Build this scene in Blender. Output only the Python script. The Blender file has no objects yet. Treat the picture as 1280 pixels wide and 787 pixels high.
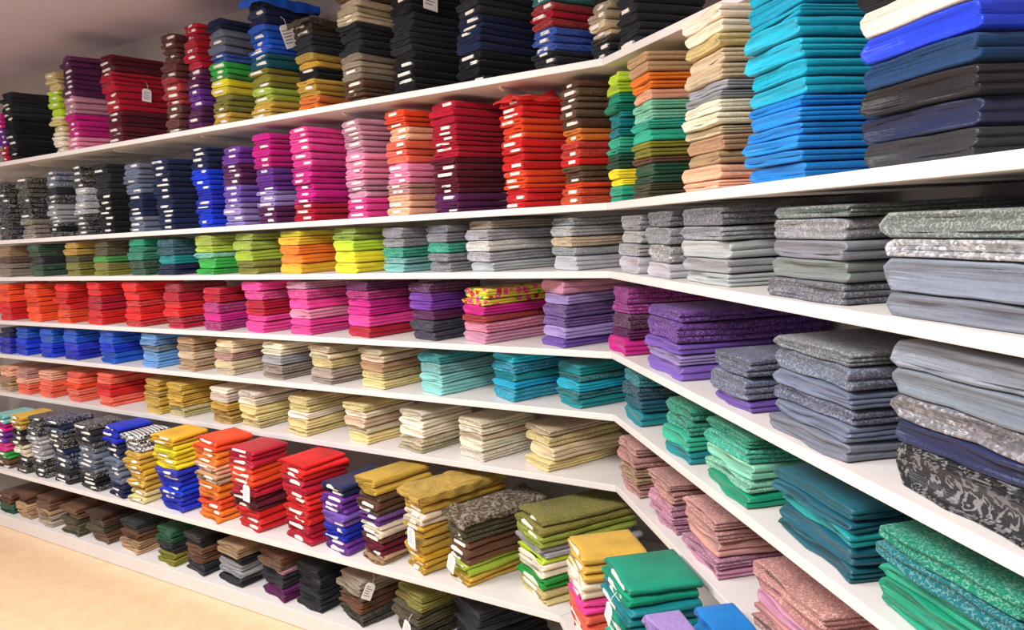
import bpy, math, random
import numpy as np
from mathutils import Matrix, Vector
rnd=random.Random(7)
scene=bpy.context.scene
COL=scene.collection
scene.view_settings.view_transform='Standard'
EYE=1.73
# ------------------------------------------------------------------ palette
PAL={k:v for k,v in (x.split(':') for x in '''black:121217 charcoal:282930 navy:18244c royal_blue:1a2cb8 cobalt:0c3ad8 blue:1458cc sky_blue:6aa2e0 slate:687288
turquoise:08a6c8 bright_blue:0a84d8 aqua:84c8c6 teal:0a868c dark_teal:08586a emerald:0a9070 sea_green:2eb092 mint:84ceb0 green:34a844 lime:bede34 yellow_green:a8c040 olive:86822c dark_olive:45422a
yellow:f6e22c mustard:deae2c gold:cca440 pale_gold:dccb8a cream:eee2c8 beige:d6c2a0 tan:b4906c brown:64422e chocolate:3e261e orange:f48024 orange_red:f04c20 red:dc2020
crimson:b81032 maroon:621026 magenta:c81a84 hot_pink:ea4098 pink:f490b4 mauve:c88ca6 dusty_pink:cc948c peach:f6b492 coral:f46a50 purple:6c3098 violet:7654b0 lavender:9c86c4 plum:5c1c54
silver:bcbdc2 grey:94969b ash:767a80 white:eeece6 dark_green:1e5038 taupe:a09080 grey_green:737d7a blue_grey:787f8e orchid:a02890 dark_blue:17406c olive_brown:5e4c30'''.split())}
def lin(h):
    r=[int(h[i:i+2],16)/255 for i in (0,2,4)]
    return np.array([c/12.92 if c<=.04045 else ((c+.055)/1.055)**2.4 for c in r])
PL={k:lin(v) for k,v in PAL.items()}
def cname(c):
    g=lambda a:np.power(np.clip(a,0,1),1/2.2)
    return min(PL,key=lambda k:float(((g(PL[k])-g(c))**2).sum())).replace('_',' ')
# ------------------------------------------------------------------ materials
def newmat(name):
    m=bpy.data.materials.new(name); m.use_nodes=True
    nt=m.node_tree; b=nt.nodes['Principled BSDF']; return m,nt,b
def N(nt,t,**k):
    n=nt.nodes.new(t)
    for a,v in k.items():
        if a in ('inp',):
            for i,x in v.items(): n.inputs[i].default_value=x
        else: setattr(n,a,v)
    return n
def ramp(nt,pts):
    r=nt.nodes.new('ShaderNodeValToRGB'); e=r.color_ramp.elements
    e[0].position,e[0].color=pts[0][0],(*pts[0][1],1); e[1].position,e[1].color=pts[1][0],(*pts[1][1],1)
    for p,c in pts[2:]:
        x=e.new(p); x.color=(*c,1)
    return r
def fabric(name,rough,kind):
    m,nt,b=newmat(name); L=nt.links.new
    at=N(nt,'ShaderNodeAttribute',attribute_name='Col')
    geo=N(nt,'ShaderNodeNewGeometry')
    wr=N(nt,'ShaderNodeTexNoise',inp={'Scale':24.0,'Detail':4.0,'Roughness':.6,'Distortion':.8})
    L(geo.outputs['Position'],wr.inputs['Vector'])
    b.inputs['Roughness'].default_value=rough
    b.inputs['Specular IOR Level'].default_value=.42 if rough<.5 else .2
    b.inputs['Sheen Weight'].default_value=.08
    bump=N(nt,'ShaderNodeBump',inp={'Strength':.32,'Distance':.009}); L(wr.outputs['Fac'],bump.inputs['Height'])
    col=at.outputs['Color']; nrm=bump.outputs['Normal']
    def mixc(fac,a,c2,mode='MIX'):
        x=N(nt,'ShaderNodeMix',data_type='RGBA',blend_type=mode)
        if hasattr(fac,'links'): L(fac,x.inputs[0])
        else: x.inputs[0].default_value=fac
        for v,i in ((a,6),(c2,7)):
            if hasattr(v,'links'): L(v,x.inputs[i])
            else: x.inputs[i].default_value=(*v,1)
        return x.outputs[2]
    # the plies of the folded cloth: thin, nearly level layers
    fz=230 if kind in('plain','brocade','bw','check') else 165
    mp=N(nt,'ShaderNodeVectorMath',operation='MULTIPLY'); mp.inputs[1].default_value=(5,5,fz); L(geo.outputs['Position'],mp.inputs[0])
    ply=N(nt,'ShaderNodeTexNoise',inp={'Scale':1.0,'Detail':2.0,'Roughness':.6}); L(mp.outputs[0],ply.inputs['Vector'])
    pb=N(nt,'ShaderNodeBump',inp={'Strength':.8 if fz>200 else .7,'Distance':.004}); L(ply.outputs['Fac'],pb.inputs['Height']); L(nrm,pb.inputs['Normal']); nrm=pb.outputs['Normal']
    if kind in('plain','satin'):
        st=N(nt,'ShaderNodeTexNoise',inp={'Scale':160.0,'Detail':2.0}); L(geo.outputs['Position'],st.inputs['Vector'])
        rp=ramp(nt,[(.3,(.82,.82,.82)),(.7,(1.08,1.08,1.08))] if kind=='plain' else [(.3,(.93,.93,.93)),(.7,(1.03,1.03,1.03))]); L(st.outputs['Fac'],rp.inputs[0])
        col=mixc(1.0,col,rp.outputs[0],'MULTIPLY')
    if kind in('lace','bw','brocade','paisley'):
        v=N(nt,'ShaderNodeTexVoronoi',feature='SMOOTH_F1' if kind!='brocade' else 'F1',inp={'Scale':{'lace':110.0,'bw':65.0,'brocade':95.0,'paisley':32.0}[kind]})
        n2=N(nt,'ShaderNodeTexNoise',inp={'Scale':90.0 if kind!='paisley' else 35.0,'Detail':3.0,'Distortion':1.5})
        L(geo.outputs['Position'],n2.inputs['Vector'])
        ad=N(nt,'ShaderNodeVectorMath',operation='MULTIPLY_ADD'); ad.inputs[1].default_value=(.010,.010,.010) if kind!='paisley' else (.03,.03,.03)
        L(n2.outputs['Color'],ad.inputs[0]); L(geo.outputs['Position'],ad.inputs[2]); L(ad.outputs[0],v.inputs['Vector'])
        sn=N(nt,'ShaderNodeMath',operation='MULTIPLY'); L(v.outputs['Distance'],sn.inputs[0]); sn.inputs[1].default_value=20.0 if kind!='paisley' else 26.0
        s2=N(nt,'ShaderNodeMath',operation='SINE'); L(sn.outputs[0],s2.inputs[0])
        rp=ramp(nt,[(.2,(0,0,0)),(.75,(1,1,1))] if kind!='paisley' else [(.3,(0,0,0)),(.65,(1,1,1))]); L(s2.outputs[0],rp.inputs[0])
        dark=mixc(1.0,col,(.64,.64,.66) if kind!='bw' else (.7,.7,.7),'MULTIPLY')
        light=mixc({'lace':.12,'bw':.28,'brocade':.16,'paisley':.2}[kind],col,(.9,.88,.88) if kind!='brocade' else (.95,.8,.45))
        col=mixc(rp.outputs[0],dark,light)
        b2=N(nt,'ShaderNodeBump',inp={'Strength':.5,'Distance':.003}); L(rp.outputs[0],b2.inputs['Height']); L(nrm,b2.inputs['Normal']); nrm=b2.outputs['Normal']
    if kind=='sequin':
        v=N(nt,'ShaderNodeTexVoronoi',feature='F1',inp={'Scale':170.0}); L(geo.outputs['Position'],v.inputs['Vector'])
        sp=N(nt,'ShaderNodeSeparateColor'); L(v.outputs['Color'],sp.inputs[0])
        rp=ramp(nt,[(.2,(.5,.5,.5)),(.85,(1,1,1)),(1.0,(1.7,1.7,1.7))]); L(sp.outputs[0],rp.inputs[0])
        col=mixc(1.0,col,rp.outputs[0],'MULTIPLY'); b.inputs['Metallic'].default_value=.3; b.inputs['Roughness'].default_value=.35
        b2=N(nt,'ShaderNodeBump',inp={'Strength':.45,'Distance':.003}); L(sp.outputs[1],b2.inputs['Height']); L(nrm,b2.inputs['Normal']); nrm=b2.outputs['Normal']
    if kind=='floral':
        v=N(nt,'ShaderNodeTexVoronoi',feature='F1',inp={'Scale':34.0}); L(geo.outputs['Position'],v.inputs['Vector'])
        sp=N(nt,'ShaderNodeSeparateColor'); L(v.outputs['Color'],sp.inputs[0])
        rp=ramp(nt,[(0,tuple(PL['hot_pink'])),(.45,tuple(PL['crimson'])),(.7,tuple(PL['green'])),(.88,tuple(PL['coral']))]); rp.color_ramp.interpolation='CONSTANT'
        L(sp.outputs[0],rp.inputs[0])
        dd=ramp(nt,[(.12,(1,1,1)),(.16,(0,0,0)),(.44,(0,0,0)),(.48,(1,1,1))]); L(v.outputs['Distance'],dd.inputs[0])
        col=mixc(dd.outputs[0],rp.outputs[0],tuple(lin('d8cc3c')))
    if kind=='check':
        ck=N(nt,'ShaderNodeTexChecker',inp={'Scale':70.0}); L(geo.outputs['Position'],ck.inputs['Vector'])
        col=mixc(ck.outputs['Fac'],(.03,.03,.04),(.8,.8,.8))
    dk=.64 if fz>200 else .68
    pr=ramp(nt,[(.3,(dk,dk,dk)),(.55,(1,1,1))]); L(ply.outputs['Fac'],pr.inputs[0]); col=mixc(1.0,col,pr.outputs[0],'MULTIPLY')  # crease shade between the plies, put into the colour where the bump is low
    L(col,b.inputs['Base Color']); L(nrm,b.inputs['Normal'])
    return m
MAT={'c':fabric('woven_cotton',.75,'plain'),'s':fabric('satin',.43,'satin'),'l':fabric('lace',.65,'lace'),
 'b':fabric('brocade',.5,'brocade'),'w':fabric('two_tone_lace',.65,'bw'),'q':fabric('sequins',.3,'sequin'),'f':fabric('floral_print',.6,'floral'),'k':fabric('checked_weave',.7,'check'),'p':fabric('paisley_jacquard',.45,'paisley')}
MNAME={'c':'woven','s':'satin','l':'lace','b':'brocade','w':'white-patterned lace','q':'sequinned','f':'floral print','k':'checked','p':'paisley'}
def simple(name,c,rough,noise=0,scale=8,bump=0):
    m,nt,b=newmat(name); L=nt.links.new
    b.inputs['Roughness'].default_value=rough
    tc=N(nt,'ShaderNodeNewGeometry'); n=N(nt,'ShaderNodeTexNoise',inp={'Scale':float(scale),'Detail':5.0,'Roughness':.6}); L(tc.outputs['Position'],n.inputs['Vector'])
    c=np.array(c); r=ramp(nt,[(.3,tuple(c*(1-noise))),(.7,tuple(np.clip(c*(1+noise),0,1)))]); L(n.outputs['Fac'],r.inputs[0]); L(r.outputs[0],b.inputs['Base Color'])
    if bump:
        bp=N(nt,'ShaderNodeBump',inp={'Strength':bump,'Distance':.004}); L(n.outputs['Fac'],bp.inputs['Height']); L(bp.outputs[0],b.inputs['Normal'])
    return m
M_SHELF=simple('white_laminate',lin('dad5d2'),.4,.03,5)
M_WALL=simple('painted_plaster_wall',lin('b0a6a2'),.85,.03,6,.05)
M_CEIL=simple('painted_ceiling',lin('ccc0d0'),.9,.03,3)
M_CORE=simple('white_card_core',lin('e6e2da'),.7,.04,60)
M_PAPER=simple('white_paper_tag',lin('f4f2f0'),.6,.02,40)
M_INK=simple('tag_ink',lin('6a6a76'),.7,.02,40)
M_STR=simple('tag_string',lin('dcdcd8'),.7,.02,40)
M_FLOOR,nt,b=newmat('beige_marble_tiles'); L=nt.links.new
g=N(nt,'ShaderNodeNewGeometry'); n=N(nt,'ShaderNodeTexNoise',inp={'Scale':12.0,'Detail':6.0,'Roughness':.7,'Distortion':.5}); L(g.outputs['Position'],n.inputs['Vector'])
r=ramp(nt,[(.3,tuple(lin('dab68e'))),(.5,tuple(lin('dfbf98'))),(.72,tuple(lin('e4c8a4')))]); L(n.outputs['Fac'],r.inputs[0])
br=N(nt,'ShaderNodeTexBrick',inp={'Scale':1.0,'Mortar Size':.0012,'Brick Width':.6,'Row Height':.6}); br.offset=0
L(g.outputs['Position'],br.inputs['Vector']); L(r.outputs[0],br.inputs['Color1']); L(r.outputs[0],br.inputs['Color2']); br.inputs['Mortar'].default_value=(*lin('d0ac80'),1)
L(br.outputs['Color'],b.inputs['Base Color']); b.inputs['Roughness'].default_value=.3
# ------------------------------------------------------------------ geometry helpers
def mesh_obj(name,V,F,mat,loc=(0,0,0),rz=0,parent=None,smooth=False,col=None):
    me=bpy.data.meshes.new(name); me.from_pydata([tuple(v) for v in V],[],F); 
    if smooth: me.polygons.foreach_set('use_smooth',[True]*len(me.polygons))
    if mat: me.materials.append(mat)
    if col is not None:
        a=me.color_attributes.new('Col','FLOAT_COLOR','POINT'); a.data.foreach_set('color',np.asarray(col,dtype=np.float32).ravel())
    me.update()
    o=bpy.data.objects.new(name,me); o.location=loc; o.rotation_euler=(0,0,rz)
    if parent: o.parent=parent
    COL.objects.link(o); return o
def prism(name,poly,z0,z1,mat,label,cat,kind=None,bev=0.0):
    n=len(poly); V=[(x,y,z0) for x,y in poly]+[(x,y,z1) for x,y in poly]
    F=[tuple(reversed(range(n))),tuple(range(n,2*n))]+[(i,(i+1)%n,n+(i+1)%n,n+i) for i in range(n)]
    A=sum(poly[i][0]*poly[(i+1)%n][1]-poly[(i+1)%n][0]*poly[i][1] for i in range(n))
    if A<0: F=[tuple(reversed(f)) for f in F]
    o=mesh_obj(name,V,F,mat)
    if bev:
        m=o.modifiers.new('b','BEVEL'); m.width=bev; m.segments=2
    if label: o['label']=label; o['category']=cat
    if kind: o['kind']=kind
    return o
# ------------------------------------------------------------------ plan geometry of the corner
TL=math.radians(148.96); TR=math.radians(-79.68); T1=math.radians(-69)
XC,YC=.347,2.53
def dirn(a): return np.array([math.cos(a),math.sin(a)])
uL,uR,u1=dirn(TL),dirn(TR),dirn(T1)
# the normals point from each wall into the aisle
nR=np.array([uR[1],-uR[0]]); nR=nR if nR[0]<0 else -nR
n1=np.array([u1[1],-u1[0]]); n1=n1 if n1[0]<0 else -n1
nL=np.array([uL[1],-uL[0]]); nL=nL if nL[1]<0 else -nL
F0=np.array([XC,YC])
def corner(eL,eR):
    A=np.array([nL,nR]); b=np.array([nL@F0+eL,nR@F0+eR]); return np.linalg.solve(A,b)
E7=.258; DL=.44; DR=.52
Fc={k:(corner(E7,E7) if k>=7 else F0) for k in range(1,9)}
B=corner(-DL,-DR)
ZS={1:2.278,2:1.7955,3:1.559,4:1.2725,5:1.0453,6:.7814,7:.383,8:.0785}
TH=.025
# ------------------------------------------------------------------ setting
LL=5.2; LR=3.6
wl=B+uL*(LL+.5); wr_=B+uR*(LR+.3)
def slab(name,p,q,n,z0,z1,mat):
    p,q=np.array(p),np.array(q)
    return prism(name,[tuple(p),tuple(q),tuple(q-n*.12),tuple(p-n*.12)],z0,z1,mat,None,None,'structure')
HC=2.95
slab('wall_left',B,wl,nL,0,HC,M_WALL); slab('wall_right',B,wr_,nR,0,HC,M_WALL)
prism('floor',[(-6.5,-3.5),(2.2,-3.5),(2.2,7),(-6.5,7)],-.1,0,M_FLOOR,None,None,'structure')
prism('ceiling',[(-6.5,-3.5),(2.2,-3.5),(2.2,7),(-6.5,7)],HC,HC+.1,M_CEIL,None,None,'structure')
slab('wall_end',wl,wl+nL*5,-uL,0,HC,M_WALL)
# ------------------------------------------------------------------ shelves
for k in range(1,9):
    f=Fc[k]; z=ZS[k]; z0=z-TH if k<8 else .002
    a=f; bL=f+uL*LL; cL=B+uL*(LL)
    nm='shelf_board' if k<8 else 'shelf_plinth'
    lab='long white laminate shelf board fixed along the wall' if k<8 else 'low white plinth shelf standing on the tiled floor'
    o=prism(nm,[tuple(a),tuple(bL),tuple(cL+nL*.003),tuple(B+nL*.003)],z0,z,M_SHELF,lab,'shelf',bev=.002); o['group']='white wall shelves'
    ur=u1 if k==1 else uR
    g0=f+ur*.002
    bR=f+ur*(2.2 if k==1 else LR); 
    cR=B+uR*(2.3 if k==1 else LR)
    o=prism(nm,[tuple(g0),tuple(bR),tuple(cR+nR*.003),tuple(B+nR*.003+uR*.003)],z0,z,M_SHELF,lab,'shelf',bev=.002); o['group']='white wall shelves'
def bracket(p,n,u,z,dep):
    t=.006; h=.013; prof=[(0,0),(dep,0),(dep,-.006),(dep-.02,-h),(0,-h)]
    V=[]
    for s in (-t,t):
        for a,hh in prof: V.append((p[0]+n[0]*(a+.004)+u[0]*s,p[1]+n[1]*(a+.004)+u[1]*s,z+hh-.0005))
    F=[(0,1,2,3,4),(9,8,7,6,5)]+[(i,5+i,5+(i+1)%5,(i+1)%5) for i in range(5)]
    o=mesh_obj('shelf_bracket',V,F,M_SHELF); o['label']='white metal bracket under a shelf board'; o['category']='bracket'; o['group']='shelf brackets'
for s in (.75,1.55,2.5,3.25,4.15): bracket(B+uL*s,nL,uL,ZS[1]-TH,.38)
for s in (.6,1.2,1.9): bracket(B+uR*s,nR,uR,ZS[1]-TH,.40)
# ------------------------------------------------------------------ fabric meshes
def section(w,t,lobes):
    r=min(t*.5,.014); P=[]
    nf=9 if lobes==1 else 6*lobes+1
    for k in range(nf):
        h=k/(nf-1); rr=r-r*math.sqrt(max(0,1-(2*h-1)**2))
        if lobes==1: y=rr
        else: y=.009*(1-abs(math.sin(math.pi*lobes*h))**.35)+ .22*rr
        P.append((y,h*t))
    for k in range(1,5): P.append((r+(w-2*r)*k/5,t))
    for k in range(4,-1,-1):
        h=k/4; P.append((w-r+r*math.sqrt(max(0,1-(2*h-1)**2)),h*t))
    for k in range(4,0,-1): P.append((r+(w-2*r)*k/5,0))
    return np.array(P)
def cloth(L,w,t,lobes,warp,zb,soft):
    """folded cloth block: x along its length, y its width, z its thickness"""
    P=section(w,t,lobes); m=len(P); yc,zc=w/2,t/2
    rings=[]
    ph=[rnd.uniform(0,6.28) for _ in range(8)]
    seq=[(.014,.004),(.0115,-.001),(.009,.004),(.006,-.002),(.0035,.003),(.0015,-.0005),(0,.002)] if lobes==1 else [(.009,.003),(.006,.0),(.003,-.001),(.0008,.0005),(0,.003)]
    for d,x in seq: rings.append((x,d))
    nx=11
    for i in range(1,nx): rings.append((L*i/nx,0))
    rings+= [(L-.003,0),(L,.002),(L-.001,.01)]
    V=np.zeros((len(rings),m,3)); 
    ang=np.arctan2((P[:,1]-zc)/t,(P[:,0]-yc)/w)
    for i,(x,d) in enumerate(rings):
        y=yc+np.sign(P[:,0]-yc)*np.maximum(np.abs(P[:,0]-yc)-d,0.0008)
        z=zc+(P[:,1]-zc)*max(.05,1-d/(t*.5))
        V[i,:,0]=x; V[i,:,1]=y; V[i,:,2]=z
        end=math.exp(-(x/.03)**2)
        V[i,:,0]+=end*soft*(.004*np.sin(2*ang+ph[0])+.003*np.sin(5*ang+ph[1])+.005*np.sin(y*40+ph[6]))
    x,y,z=V[...,0],V[...,1],V[...,2]
    edge=np.exp(-(y/.02)**2)
    V[...,1]+=edge*soft*(.004*np.sin(x*15+ph[2])+.002*np.sin(x*41+ph[3]+z*60)+.001*np.sin(x*95+ph[5]+z*90))
    V[...,2]=np.clip(z-edge*soft*.08*t*(1+np.sin(x*14+ph[4]))*(z/t),0,None)
    f=min(1,zb/.08)
    V[...,2]+=f*warp[0]*np.sin((x)*warp[1]+warp[2]) 
    n=len(rings)
    F=[]
    for i in range(n-1):
        for j in range(m):
            a,b_=i*m+j,i*m+(j+1)%m; F.append((a,a+m,b_+m,b_))
    F.append(tuple(range(m))); F.append(tuple((n-1)*m+j for j in reversed(range(m))))
    return V.reshape(-1,3),F
def core(L,w,t,a,b_):
    h=min(.0058,t*.24); y0,y1=w*a,w*b_; zc=t/2
    pr=[(y0+.002,zc-h),(y1-.002,zc-h),(y1,zc-h+.002),(y1,zc+h-.002),(y1-.002,zc+h),(y0+.002,zc+h),(y0,zc+h-.002),(y0,zc-h+.002)]
    V=[(-.004,y,z) for y,z in pr]+[(L-.03,y,z) for y,z in pr]
    F=[tuple(range(8)),tuple(reversed(range(8,16)))]+[(i,8+i,8+(i+1)%8,(i+1)%8) for i in range(8)]
    return V,F
# ------------------------------------------------------------------ stacks
# distance along the wall cm, width, length, height cm | colours from top to bottom | materials | layers | set-back cm
ST={}
ST['1L']='''404 10 27 30 magenta,purple,crimson c 9|392 16 27 42 charcoal,black,black c 14|338 13 27 46 pale_gold,lime,pale_gold,cream cs 14|323 16 27 52 plum,plum,mauve,magenta,pink cs 17
281 16 30 47 maroon,crimson,crimson,maroon,maroon cs 16|230 14 27 49 maroon,maroon,crimson,maroon b 15|214 13 27 51 crimson,crimson,plum,purple,plum cs 18|193 15 27 49 navy,slate,blue,green,yellow,olive,gold cb 17
164 17 30 53 navy,blue,blue,dark_teal,olive,yellow_green,gold cs 18|135 16 27 38 black,charcoal,gold,black,gold,orange bc 14|109 16 29 52 brown,beige,charcoal,taupe,brown cb 21|82 16 35 48 black,charcoal,black c 18|50 16 33 44 black,charcoal,navy,black c 17|20 14 27 40 purple,teal,crimson,blue,charcoal cb 15'''
ST['1R']='1 13 27 36 gold,black,beige,charcoal bc 13|19 13 27 32 black,charcoal c 11'
ST['2L']='''412 16 27 37 black,charcoal w 12|384 16 27 38 dark_olive,black,taupe w 12|354 16 27 39 slate,charcoal,grey,black cw 13|325 16 27 40 black,silver,black w 12|298 17 27 39 charcoal,black c 13|270 17 27 37 slate,slate,navy,slate c 13
244 17 27 37 navy,navy,navy,navy c 13|213 16 27 40 navy,cobalt,royal_blue,cobalt c 16|191 16 27 38 purple,plum,violet,lavender cs 14|167 16 27 42 magenta,magenta,purple,lavender,plum c 16|143 17 28 42 hot_pink,hot_pink,magenta,magenta,crimson cs 15
112 17 28 42 mauve,mauve,pink,mauve,hot_pink cs 16|88 16 28 43 orange_red,peach,coral,pink,dusty_pink,peach cs 16|64 17 30 43.5 crimson,crimson,crimson,maroon,maroon,plum c 18|34 16 28 40 red,orange_red,red,orange_red,red cs 16|11 14 25 43.5 brown,brown,orange,red,brown,orange_red cb 17'''
ST['2R']='''8 13 30 43 lime,emerald,teal,teal,sea_green,dark_green,yellow,sea_green cs 15|36 17 36 43 tan,orange,peach,mint,sea_green,olive,brown,dark_green,dark_olive cs 16|80 21 40 43 cream,pale_gold,beige,grey,cream,beige,tan,peach cs 14|114 22 44 44 turquoise,turquoise,turquoise,turquoise,bright_blue,bright_blue,bright_blue cs 14|155 26 48 43 white,navy,white,black,cream,cobalt,dark_blue,black,navy,charcoal cs 10'''
ST['3L']='''417 17 27 20 tan,brown,taupe bl 5|379 18 27 20 dark_green,charcoal,dark_green bl 5|338 18 27 20 gold,dark_olive,olive bl 5|308 18 28 20 dark_olive,green,olive bl 5|273 18 28 20 emerald,emerald,dark_green l 5|246 18 27 19 dark_teal,teal,navy l 5|215 18 28 20 yellow_green,mint,green ls 5
185 18 28 20 yellow_green,lime,olive lbs 5|153 18 29 20 yellow,mustard,orange,mustard lss 5|120 18 29 20 yellow_green,lime,yellow lss 5|93 17 29 19 grey,sea_green,aqua lls 5|70 16 27 19 ash,sea_green,grey l 5|50 17 36 20 taupe,silver,white,silver,silver lls 5|15 17 30 19.5 grey,silver,beige,silver,silver lls 5'''
ST['3R']='24 19 34 19 grey,silver,silver,silver lls 4|49 19 34 19.5 ash,grey,silver,silver lqs 4|82 26 44 19.5 ash,grey,silver,grey,silver llsss 5|127 27 48 18.5 grey_green,grey,ash,grey_green,ash lssl 5|168 32 48 16.5 grey_green,silver,blue_grey,blue_grey lqss 4'
ST['4L']='''424 18 27 24 orange_red,red s 6|388 18 28 24 orange_red,orange_red s 6|354 18 28 24 red,red,orange_red s 6|319 18 29 25 red,crimson,red s 6|282 18 29 25 red,red ls 6|246 18 28 24 crimson,red,crimson ls 6|214 17 27 22 crimson,magenta ls 5|182 18 28 25 hot_pink,crimson,hot_pink ls 6
151 18 29 25 mauve,hot_pink,pink,hot_pink lss 6|114 18 30 25 plum,magenta,magenta,hot_pink,crimson lss 6|80 17 28 24 plum,purple,plum,navy lsb 6|54 17 36 22 yellow,mauve,magenta,crimson,pink,mauve fsbls 6|19 17 30 25 mauve,lavender,violet,lavender,violet lbs 6'''
ST['4R']='11 19 38 23 orchid,orchid,plum,magenta ls 5|55 26 48 20 purple,purple,violet,lavender,violet llsss 5|92 19 36 13 slate,slate,violet lls 3|129 28 46 20.5 ash,slate,slate,slate,blue_grey lslss 6|168 31 48 24.5 blue_grey,blue_grey,grey,navy,charcoal ssqsp 5'
ST['5L']='''430 18 27 17 navy,royal_blue s 5|409 17 27 18 blue,cobalt s 5|379 18 28 18 blue,cobalt s 5|351 18 28 19 blue,royal_blue s 5|311 18 30 19.5 blue,cobalt,blue s 6|271 18 29 19 sky_blue,slate,sky_blue lss 5|239 18 29 18 tan,beige,tan ls 5|207 18 29 18 beige,dusty_pink,beige ls 5
172 18 29 18 cream,grey,taupe ls 5|140 18 29 18 beige,pale_gold,taupe ls 5|109 18 29 18 beige,tan,pale_gold lls 5|77 17 35 17.5 teal,aqua,aqua lss 4|42 17 30 18.5 turquoise,teal,turquoise ls 5|14 17 30 16.5 teal,turquoise,teal ls 5'''
ST['5R']='20 17 34 18 teal,dark_teal,teal ls 4|60 19 36 16 emerald,sea_green,teal ls 4|92 24 44 17 emerald,sea_green,mint,emerald lsls 5|130 27 48 15 dark_teal,teal,dark_teal s 5|166 30 48 15.5 emerald,teal,emerald,emerald lsss 5'
ST['6L']='''438 18 27 17 peach,tan s 5|414 17 27 17 dusty_pink,peach,coral s 5|386 18 28 17 peach,coral s 5|354 18 28 18 coral,orange_red,coral s 5|320 18 30 19.5 coral,red,coral s 6|273 17 28 19.5 mustard,gold l 5|252 17 29 19 gold,mustard,pale_gold ls 6|215 18 28 19 cream,gold ls 5
193 17 29 18.5 cream,pale_gold,pale_gold ls 5|158 18 31 18.5 pale_gold,cream,pale_gold lss 5|121 18 30 18.5 pale_gold,cream,beige,pale_gold lss 5|89 18 30 18 cream,cream,beige ls 5|59 18 30 17 cream,beige,cream lsl 5|28 18 36 17 beige,pale_gold,beige,pale_gold lss 4'''
ST['6R']='16 18 34 18.5 dusty_pink,tan,dusty_pink l 6|46 19 34 16 dusty_pink,mauve l 5|75 22 42 16 dusty_pink,dusty_pink,mauve lsls 5|122 29 48 16 dusty_pink,mauve,dusty_pink lsl 5'
ST['7L']='''384 16 20 34 aqua,magenta,purple,hot_pink,green,brown cs 12|362 16 20 35.5 gold,black,cream,charcoal bc 12|340 17 20 36.5 charcoal,silver,black w 13|313 21 20 38 navy,black,navy,charcoal cw 13|285 20 20 38 charcoal,slate,black cw 13|261 18 20 38.5 royal_blue,navy,slate,navy c 13|242 16 20 37 white,gold,mustard,gold,pale_gold kssss 12|212 22 20.5 39.5 mustard,yellow,yellow,royal_blue,cobalt,royal_blue cs 15
183 22 20.5 40 orange_red,orange,peach,tan,orange,orange_red,orange cs 14|155 21 20.5 39 crimson,orange_red,crimson,maroon,red cs 14|122 22 24 36.4 red,crimson,red,red,crimson cs 13|101 17 28 30 navy,purple,violet,royal_blue,purple cs 12|81 16 30 35.5 gold,brown,purple,cream,maroon,tan cb 14|60 15 42 33 gold,gold,cream,mustard,gold,mustard,gold sbc 12|39 15 38 27 dark_olive,dark_olive,brown,yellow_green,gold bsc 11|7 21 42 31 olive,yellow_green,silver,lime,cream,green,pale_gold bsc 13'''
ST['7R']='28 20 22 33 gold,gold,cream,hot_pink,coral,red,red sc 12|66 22 21 42 emerald,teal,emerald,sea_green,lime,cream,green sc 16|92 15 9.5 43 lavender,sky_blue,lavender sc 12|92 15 11 43 bright_blue,blue,bright_blue sc 12 10.5'
ST['8L']='''387 18 27 13.5 brown,dark_green sc 4|367 18 27 15.5 brown,tan cs 5|341 19 28 17 brown,tan,taupe sc 5|311 20 29 17 brown,dark_olive sb 5|283 20 30 17.5 chocolate,dark_olive,brown sc 5|254 20 30 17.5 charcoal,brown,tan cb 6|223 17 30 19 dark_green,charcoal,olive c 6|200 18 30 20 black,brown,charcoal cs 7
171 21 31 20.5 tan,black,grey,charcoal bc 7|142 21 32 21 brown,mauve,charcoal,plum bc 7|119 19 32 20 black,charcoal c 6|95 20 36 20.5 taupe,brown,charcoal bc 7|64 21 36 21 olive,dark_olive,black bc 6|36 20 34 21 charcoal,black c 6'''
SHN={1:'top',2:'second',3:'third',4:'fourth',5:'fifth',6:'sixth',7:'deep lower',8:'floor level'}
PH={1:'on the highest white shelf',2:'on a white wall shelf',3:'on a white wall shelf',4:'on a white wall shelf',5:'on a white wall shelf',6:'on a white wall shelf',7:'on the deep lower shelf',8:'on the low plinth'}
items=[]; STK={}; sid=0
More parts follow.
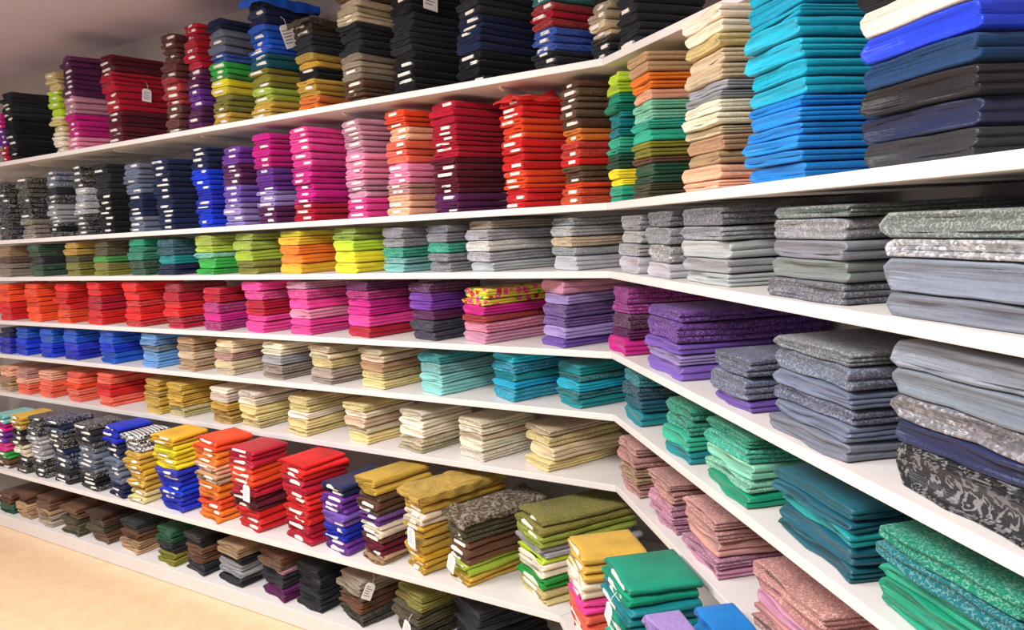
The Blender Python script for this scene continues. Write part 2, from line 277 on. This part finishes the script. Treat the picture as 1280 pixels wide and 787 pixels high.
for key,txt in ST.items():
    k=int(key[0]); side=key[1]
    u=uL if side=='L' else (u1 if k==1 else uR); n=nL if side=='L' else (n1 if k==1 else nR)
    for row in txt.replace('\n','|').split('|'):
        sid+=1
        a=row.split(); s,w,Ln,H=[float(x)/100 for x in a[:4]]; cols=[PL[c] for c in a[4].split(',')]; mats=a[5]; nl=int(a[6]); back=float(a[7])/100 if len(a)>7 else 0
        if side=='L': ang=float(np.interp(s,[-.1,.17,.48,1.05,1.62,2.3,4.0],[20,28,36,45,49,52,55]))
        else: ang=20 if k==1 else 10.3
        if side=='L' and k in (1,2,7,8): ang+=rnd.uniform(-3,3) if s>.7 or k<7 else rnd.uniform(-1,1)
        ang=math.radians(ang); C=Fc[k]+u*s-n*.014
        d=dirn(ang); p=np.array([-d[1],d[0]]); C=C+d*back
        board=k in (1,2,7) and not(side=='R' and k==2)
        warp=(rnd.uniform(.0004,.001),rnd.uniform(8,16),rnd.uniform(0,6.28))
        th=[rnd.uniform(.65,1.35) for _ in range(nl)]
        if mats.endswith('p'): th=[1.7,.8,.9,1.0,1.0]
        if k==2 and side=='R' and s>1.5: th=[1.0]*nl
        sm=sum(th); th=[x*H/sm for x in th]
        z=0.0; wob=rnd.uniform(0,6.28); dark=cols[len(cols)//2].mean()<.03
        lean=rnd.uniform(-.05,.02) if k in(7,8) else rnd.uniform(0,.025); lat=rnd.uniform(-.03,.06) if k in(1,7,8) and side=='L' else rnd.uniform(-.01,.015)
        twist=rnd.uniform(-.006,.006) if k in(1,2,7,8) and side=='L' else 0
        STK.setdefault(key,[]).append((C,d,p,ang,ZS[k],H,w,Ln))
        loose={1:1.6,2:1.2,7:1.6,8:1.8}.get(k,1.0)
        for i in range(nl):
            j=nl-1-i; q=(j+.5)/nl*len(cols); c=cols[min(int(q),len(cols)-1)].copy()
            c=np.clip(c*rnd.uniform(.82,1.12)*np.array([rnd.uniform(.96,1.04) for _ in range(3)]),0,1)
            mt=mats[min(int((j+.01)/nl*len(mats)),len(mats)-1)] if len(mats)>2 or k in(3,4,5,6) and side=='R' else rnd.choice(mats)
            if mt=='l' and side=='L' and rnd.random()<.3: mt='s'
            t=th[i]
            ox=.004+.004*math.sin(i*.9+wob)+rnd.uniform(0,.012)*loose+lean*z; oy=rnd.uniform(0,.009)*loose+lat*z; rot=rnd.gauss(0,.018)*loose+twist*i
            if s<.7 and k==7: rot*=.5
            Li=Ln*rnd.uniform(.96,1.0)-.01; wi=w*rnd.uniform(.94,1.0)-.006
            lob=1 if board else (rnd.choice((2,3,3)) if t>.034 else rnd.choice((1,2,2)))
            if side=='R' and not board: lob=rnd.choice((2,2,3,3))
            if mt=='p': lob=1
            ca=rnd.uniform(.06,.40); cb=ca+rnd.uniform(.22,.6)
            items.append(dict(k=k,side=side,bolt=board,pos=(*(C+d*ox+p*oy),ZS[k]+z+.0006),ang=ang+rot,L=Li,w=wi,t=t-.0022,lob=lob,warp=warp,zb=z,c=c,m=mt,soft=.8 if k!=2 else .6,
                core=(ca,min(cb,.88)) if rnd.random()<(.35 if dark else .78) else None,sid=sid,dist=math.hypot(C[0],C[1])))
            z+=t
def emit(lst,kindname):
    lst=sorted(lst,key=lambda i:(i['dist'],i['sid'])); cut=300
    while cut<len(lst) and lst[cut]['sid']==lst[cut-1]['sid']: cut-=1
    near,far=lst[:cut],lst[cut:]
    for it in near:
        V,F=cloth(it['L'],it['w'],it['t'],it['lob'],it['warp'],it['zb'],it['soft'])
        c=np.ones((len(V),4),np.float32); c[:,:3]=it['c']
        nm='fabric_bolt' if it['bolt'] else 'folded_fabric'
        o=mesh_obj(nm,V,F,MAT[it['m']],it['pos'],it['ang'],smooth=True,col=c)
        cn=cname(it['c'])
        o['label']=f"{cn} {MNAME[it['m']]} fabric {'bolt' if it['bolt'] else 'folded flat'} {PH[it['k']]}"
        o['category']='fabric'; o['group']=f"fabrics on the {SHN[it['k']]} shelf"
        if it['bolt'] and it['core']:
            V,F=core(it['L'],it['w'],it['t'],*it['core']); f=min(1,it['zb']/.08); wp=it['warp']
            V=[(x,y,zz+f*wp[0]*math.sin(x*wp[1]+wp[2])) for x,y,zz in V]
            mesh_obj('core_board',V,F,M_CORE,parent=o)
    if far:
        Vs=[];Fs=[];Cs=[];Ms=[];off=0; ml=list(MAT.keys())
        for it in far:
            parts=[(cloth(it['L'],it['w'],it['t'],it['lob'],it['warp'],it['zb'],it['soft']),it['c'],ml.index(it['m']))]
            if it['bolt'] and it['core']: parts.append((core(it['L'],it['w'],it['t'],*it['core']),PL['white'],len(ml)))
            ca,sa=math.cos(it['ang']),math.sin(it['ang'])
            for (V,F),c,mi in parts:
                V=np.array(V); X=V[:,0]*ca-V[:,1]*sa+it['pos'][0]; Y=V[:,0]*sa+V[:,1]*ca+it['pos'][1]; Zz=V[:,2]+it['pos'][2]
                Vs.append(np.stack([X,Y,Zz],1)); Fs+= [tuple(i+off for i in f) for f in F]; Ms+=[mi]*len(F); off+=len(V)
                cc=np.ones((len(V),4),np.float32); cc[:,:3]=c; Cs.append(cc)
        o=mesh_obj(kindname,np.concatenate(Vs),Fs,None,smooth=True,col=np.concatenate(Cs))
        for m_ in ml: o.data.materials.append(MAT[m_])
        o.data.materials.append(M_CORE); o.data.polygons.foreach_set('material_index',Ms); o.data.update()
        o['kind']='stuff'; o['label']='many far folded fabrics piled in colourful stacks on shelves'; o['category']='fabric'
emit([i for i in items if i['bolt']],'fabric_bolt_stacks')
emit([i for i in items if not i['bolt']],'folded_fabric_stacks')
# ------------------------------------------------------------------ loose cloth draped over a stack
def drape(key,idx,colour,mat,label,zf=1.0,x0=0,x1=1,front=.05,end=.03,crump=.012):
    C,d,p,ang,zs,H,w,Ln=STK[key][idx]
    nx,ny=52,40; V=[];ph=[rnd.uniform(0,6.28) for _ in range(9)]
    top=H*zf+.003; La,Lb=Ln*x0,Ln*x1; R=.012
    def roll(v,h):
        # rounded roll-over at the edges of the pile
        if h>0: return -R-.002, R*.6+max(0,h-R)
        q=max(0,1-v/(R*2)); return v-R*q*q, R*.6*q*q
    for j in range(ny+1):
        b=-front+(w+front)*j/ny
        for i in range(nx+1):
            a=-end+(Lb-La+end)*i/nx
            hb=-b*(1+.18*math.sin(a*16+ph[0])) if b<0 else 0
            ha=-a*(1+.18*math.sin(b*22+ph[2])) if a<0 else 0
            yy,dz1=roll(max(b,0),hb); xx,dz2=roll(max(a,0),ha)
            if hb: yy-=.004*math.sin(a*70+ph[7])*min(1,hb/.02)
            if ha: xx-=.004*math.sin(b*80+ph[8])*min(1,ha/.02)
            wr=crump*(.5+.5*math.sin(a*34+b*20+ph[3]+1.2*math.sin(b*40)))*(.5+.5*math.sin(b*45-a*17+ph[4]+math.sin(a*50)))+crump*.25*math.sin(a*75+ph[5])*math.sin(b*66+ph[6])
            V.append((La+xx,yy,top-max(dz1,dz2)+abs(wr)*max(.25,min(1,min(b,a)/.03) if min(a,b)>0 else .25)))
    F=[(j*(nx+1)+i,j*(nx+1)+i+1,(j+1)*(nx+1)+i+1,(j+1)*(nx+1)+i) for j in range(ny) for i in range(nx)]
    c=np.ones((len(V),4),np.float32); c[:,:3]=PL[colour]
    o=mesh_obj('draped_cloth',V,F,MAT[mat],(C[0],C[1],zs),ang,smooth=True,col=c)
    m=o.modifiers.new('s','SOLIDIFY'); m.thickness=.0022; m.offset=1
    o['label']=label; o['category']='fabric'; o['group']='loose draped cloths'
drape('1L',8,'blue','c','loose blue cloth draped over a tall stack',1,0,1,.05,.04,.022)
drape('1L',9,'black','b','loose black patterned cloth lying over a stack',1,0,1,.04,.03,.018)
drape('2L',14,'red','s','crumpled red cloth lying on a red stack',1,0,1,.02,.02,.034)
drape('7L',13,'gold','b','gold brocade cloth hanging over a stack of bolts',1,0,1,.04,.03,.008)
drape('7L',14,'olive_brown','p','brown paisley cloth hanging over a stack of bolts',1,0,1,.03,.03,.01)
# ------------------------------------------------------------------ price tags
def tag(key,idx,hfrac,tx=.03,tilt=.2,sz=1.0,face='broad'):
    C,d,p,ang,z,H,w,Ln=STK[key][idx]
    zt=z+H*hfrac
    if face=='broad': base=C+d*tx-p*.02; rz=ang
    else: base=C+p*tx-d*.026; rz=ang-math.pi/2
    W,Hh=.05*sz,.068*sz; t=.0006
    V=[(x,y,zz) for y in (-t,t) for x,zz in ((-W/2,-Hh),(W/2,-Hh),(W/2,-.01),(W/2-.01,0),(-W/2+.01,0),(-W/2,-.01))]
    F=[(0,1,2,3,4,5),(11,10,9,8,7,6)]+[(i,6+i,6+(i+1)%6,(i+1)%6) for i in range(6)]
    o=mesh_obj('price_tag',V,F,M_PAPER,(base[0],base[1],zt),0); o.rotation_euler=(rnd.uniform(-.1,.05),tilt,rz)
    o['label']='white paper price tag hanging from a fabric bolt'; o['category']='tag'; o['group']='price tags on fabric'
    V=[];F=[]
    for r in range(5):
        zz=-.018*sz-r*.009*sz; x0,x1=-W/2+.006,W/2-.006-rnd.uniform(0,.016)*sz
        i=len(V); V+=[(x0,-t*2,zz),(x1,-t*2,zz),(x1,-t*2,zz+.0025*sz),(x0,-t*2,zz+.0025*sz)]; F.append((i,i+1,i+2,i+3))
    mesh_obj('printed_lines',V,F,M_INK,parent=o)
    pts=[(0,-.001,-.006),(.004,-.002,.01),(.002,0,.025),(-.002,.012,.038)]; V=[];F=[];r_=.0007
    for q in pts: V+=[(q[0]-r_,q[1]-r_,q[2]),(q[0]+r_,q[1]-r_,q[2]),(q[0]+r_,q[1]+r_,q[2]),(q[0]-r_,q[1]+r_,q[2])]
    for i in range(3): F+=[(i*4+j,i*4+(j+1)%4,i*4+4+(j+1)%4,i*4+4+j) for j in range(4)]
    mesh_obj('tag_string',V,F,M_STR,parent=o)
tag('1L',4,.62,.16,.1); tag('1L',6,.72,.2,.1,1.1); tag('1L',8,.78,.1,-.35,1.5); tag('1L',11,.86,.1,.1,1.4)
tag('7L',9,.62,.02,0,1.1,'end'); tag('7L',13,.62,.03,.0,1.1,'end'); tag('7L',14,.45,.06,.3,1.0,'end'); tag('8L',11,.95,.05,.6,1.0); tag('8L',12,.5,.04,.4,1.0,'end'); tag('7R',1,.9,.03,.3,.8,'end')
# ------------------------------------------------------------------ lights
def area(name,loc,sx,sy,e,col=(1,1,1),rot=(0,0,0)):
    l=bpy.data.lights.new(name,'AREA'); l.shape='RECTANGLE'; l.size=sx; l.size_y=sy; l.energy=e; l.color=col
    o=bpy.data.objects.new(name,l); o.location=loc; o.rotation_euler=rot; COL.objects.link(o); return o
area('ceiling_lamp',(-.8,.6,2.9),.8,.8,82,(1,.98,.95))
area('ceiling_lamp',(-2.0,1.8,2.9),1.0,.6,82,(1,.98,.96))
area('ceiling_lamp',(-3.9,2.6,2.9),1.0,.6,64,(.98,.98,1))
w=bpy.data.worlds.new('world'); scene.world=w; w.use_nodes=True
w.node_tree.nodes['Background'].inputs[0].default_value=(.97,.98,1,1); w.node_tree.nodes['Background'].inputs[1].default_value=.85
# ------------------------------------------------------------------ camera
cam=bpy.data.cameras.new('camera'); co=bpy.data.objects.new('camera',cam); COL.objects.link(co)
cam.sensor_width=36; cam.lens=906.5/1280*36; cam.clip_start=.02
co.matrix_world=Matrix.Translation((0,0,EYE))@Matrix.Rotation(math.pi/2-.1215,4,'X')@Matrix.Rotation(-.0477,4,'Z')
scene.camera=co
print('items',len(items))
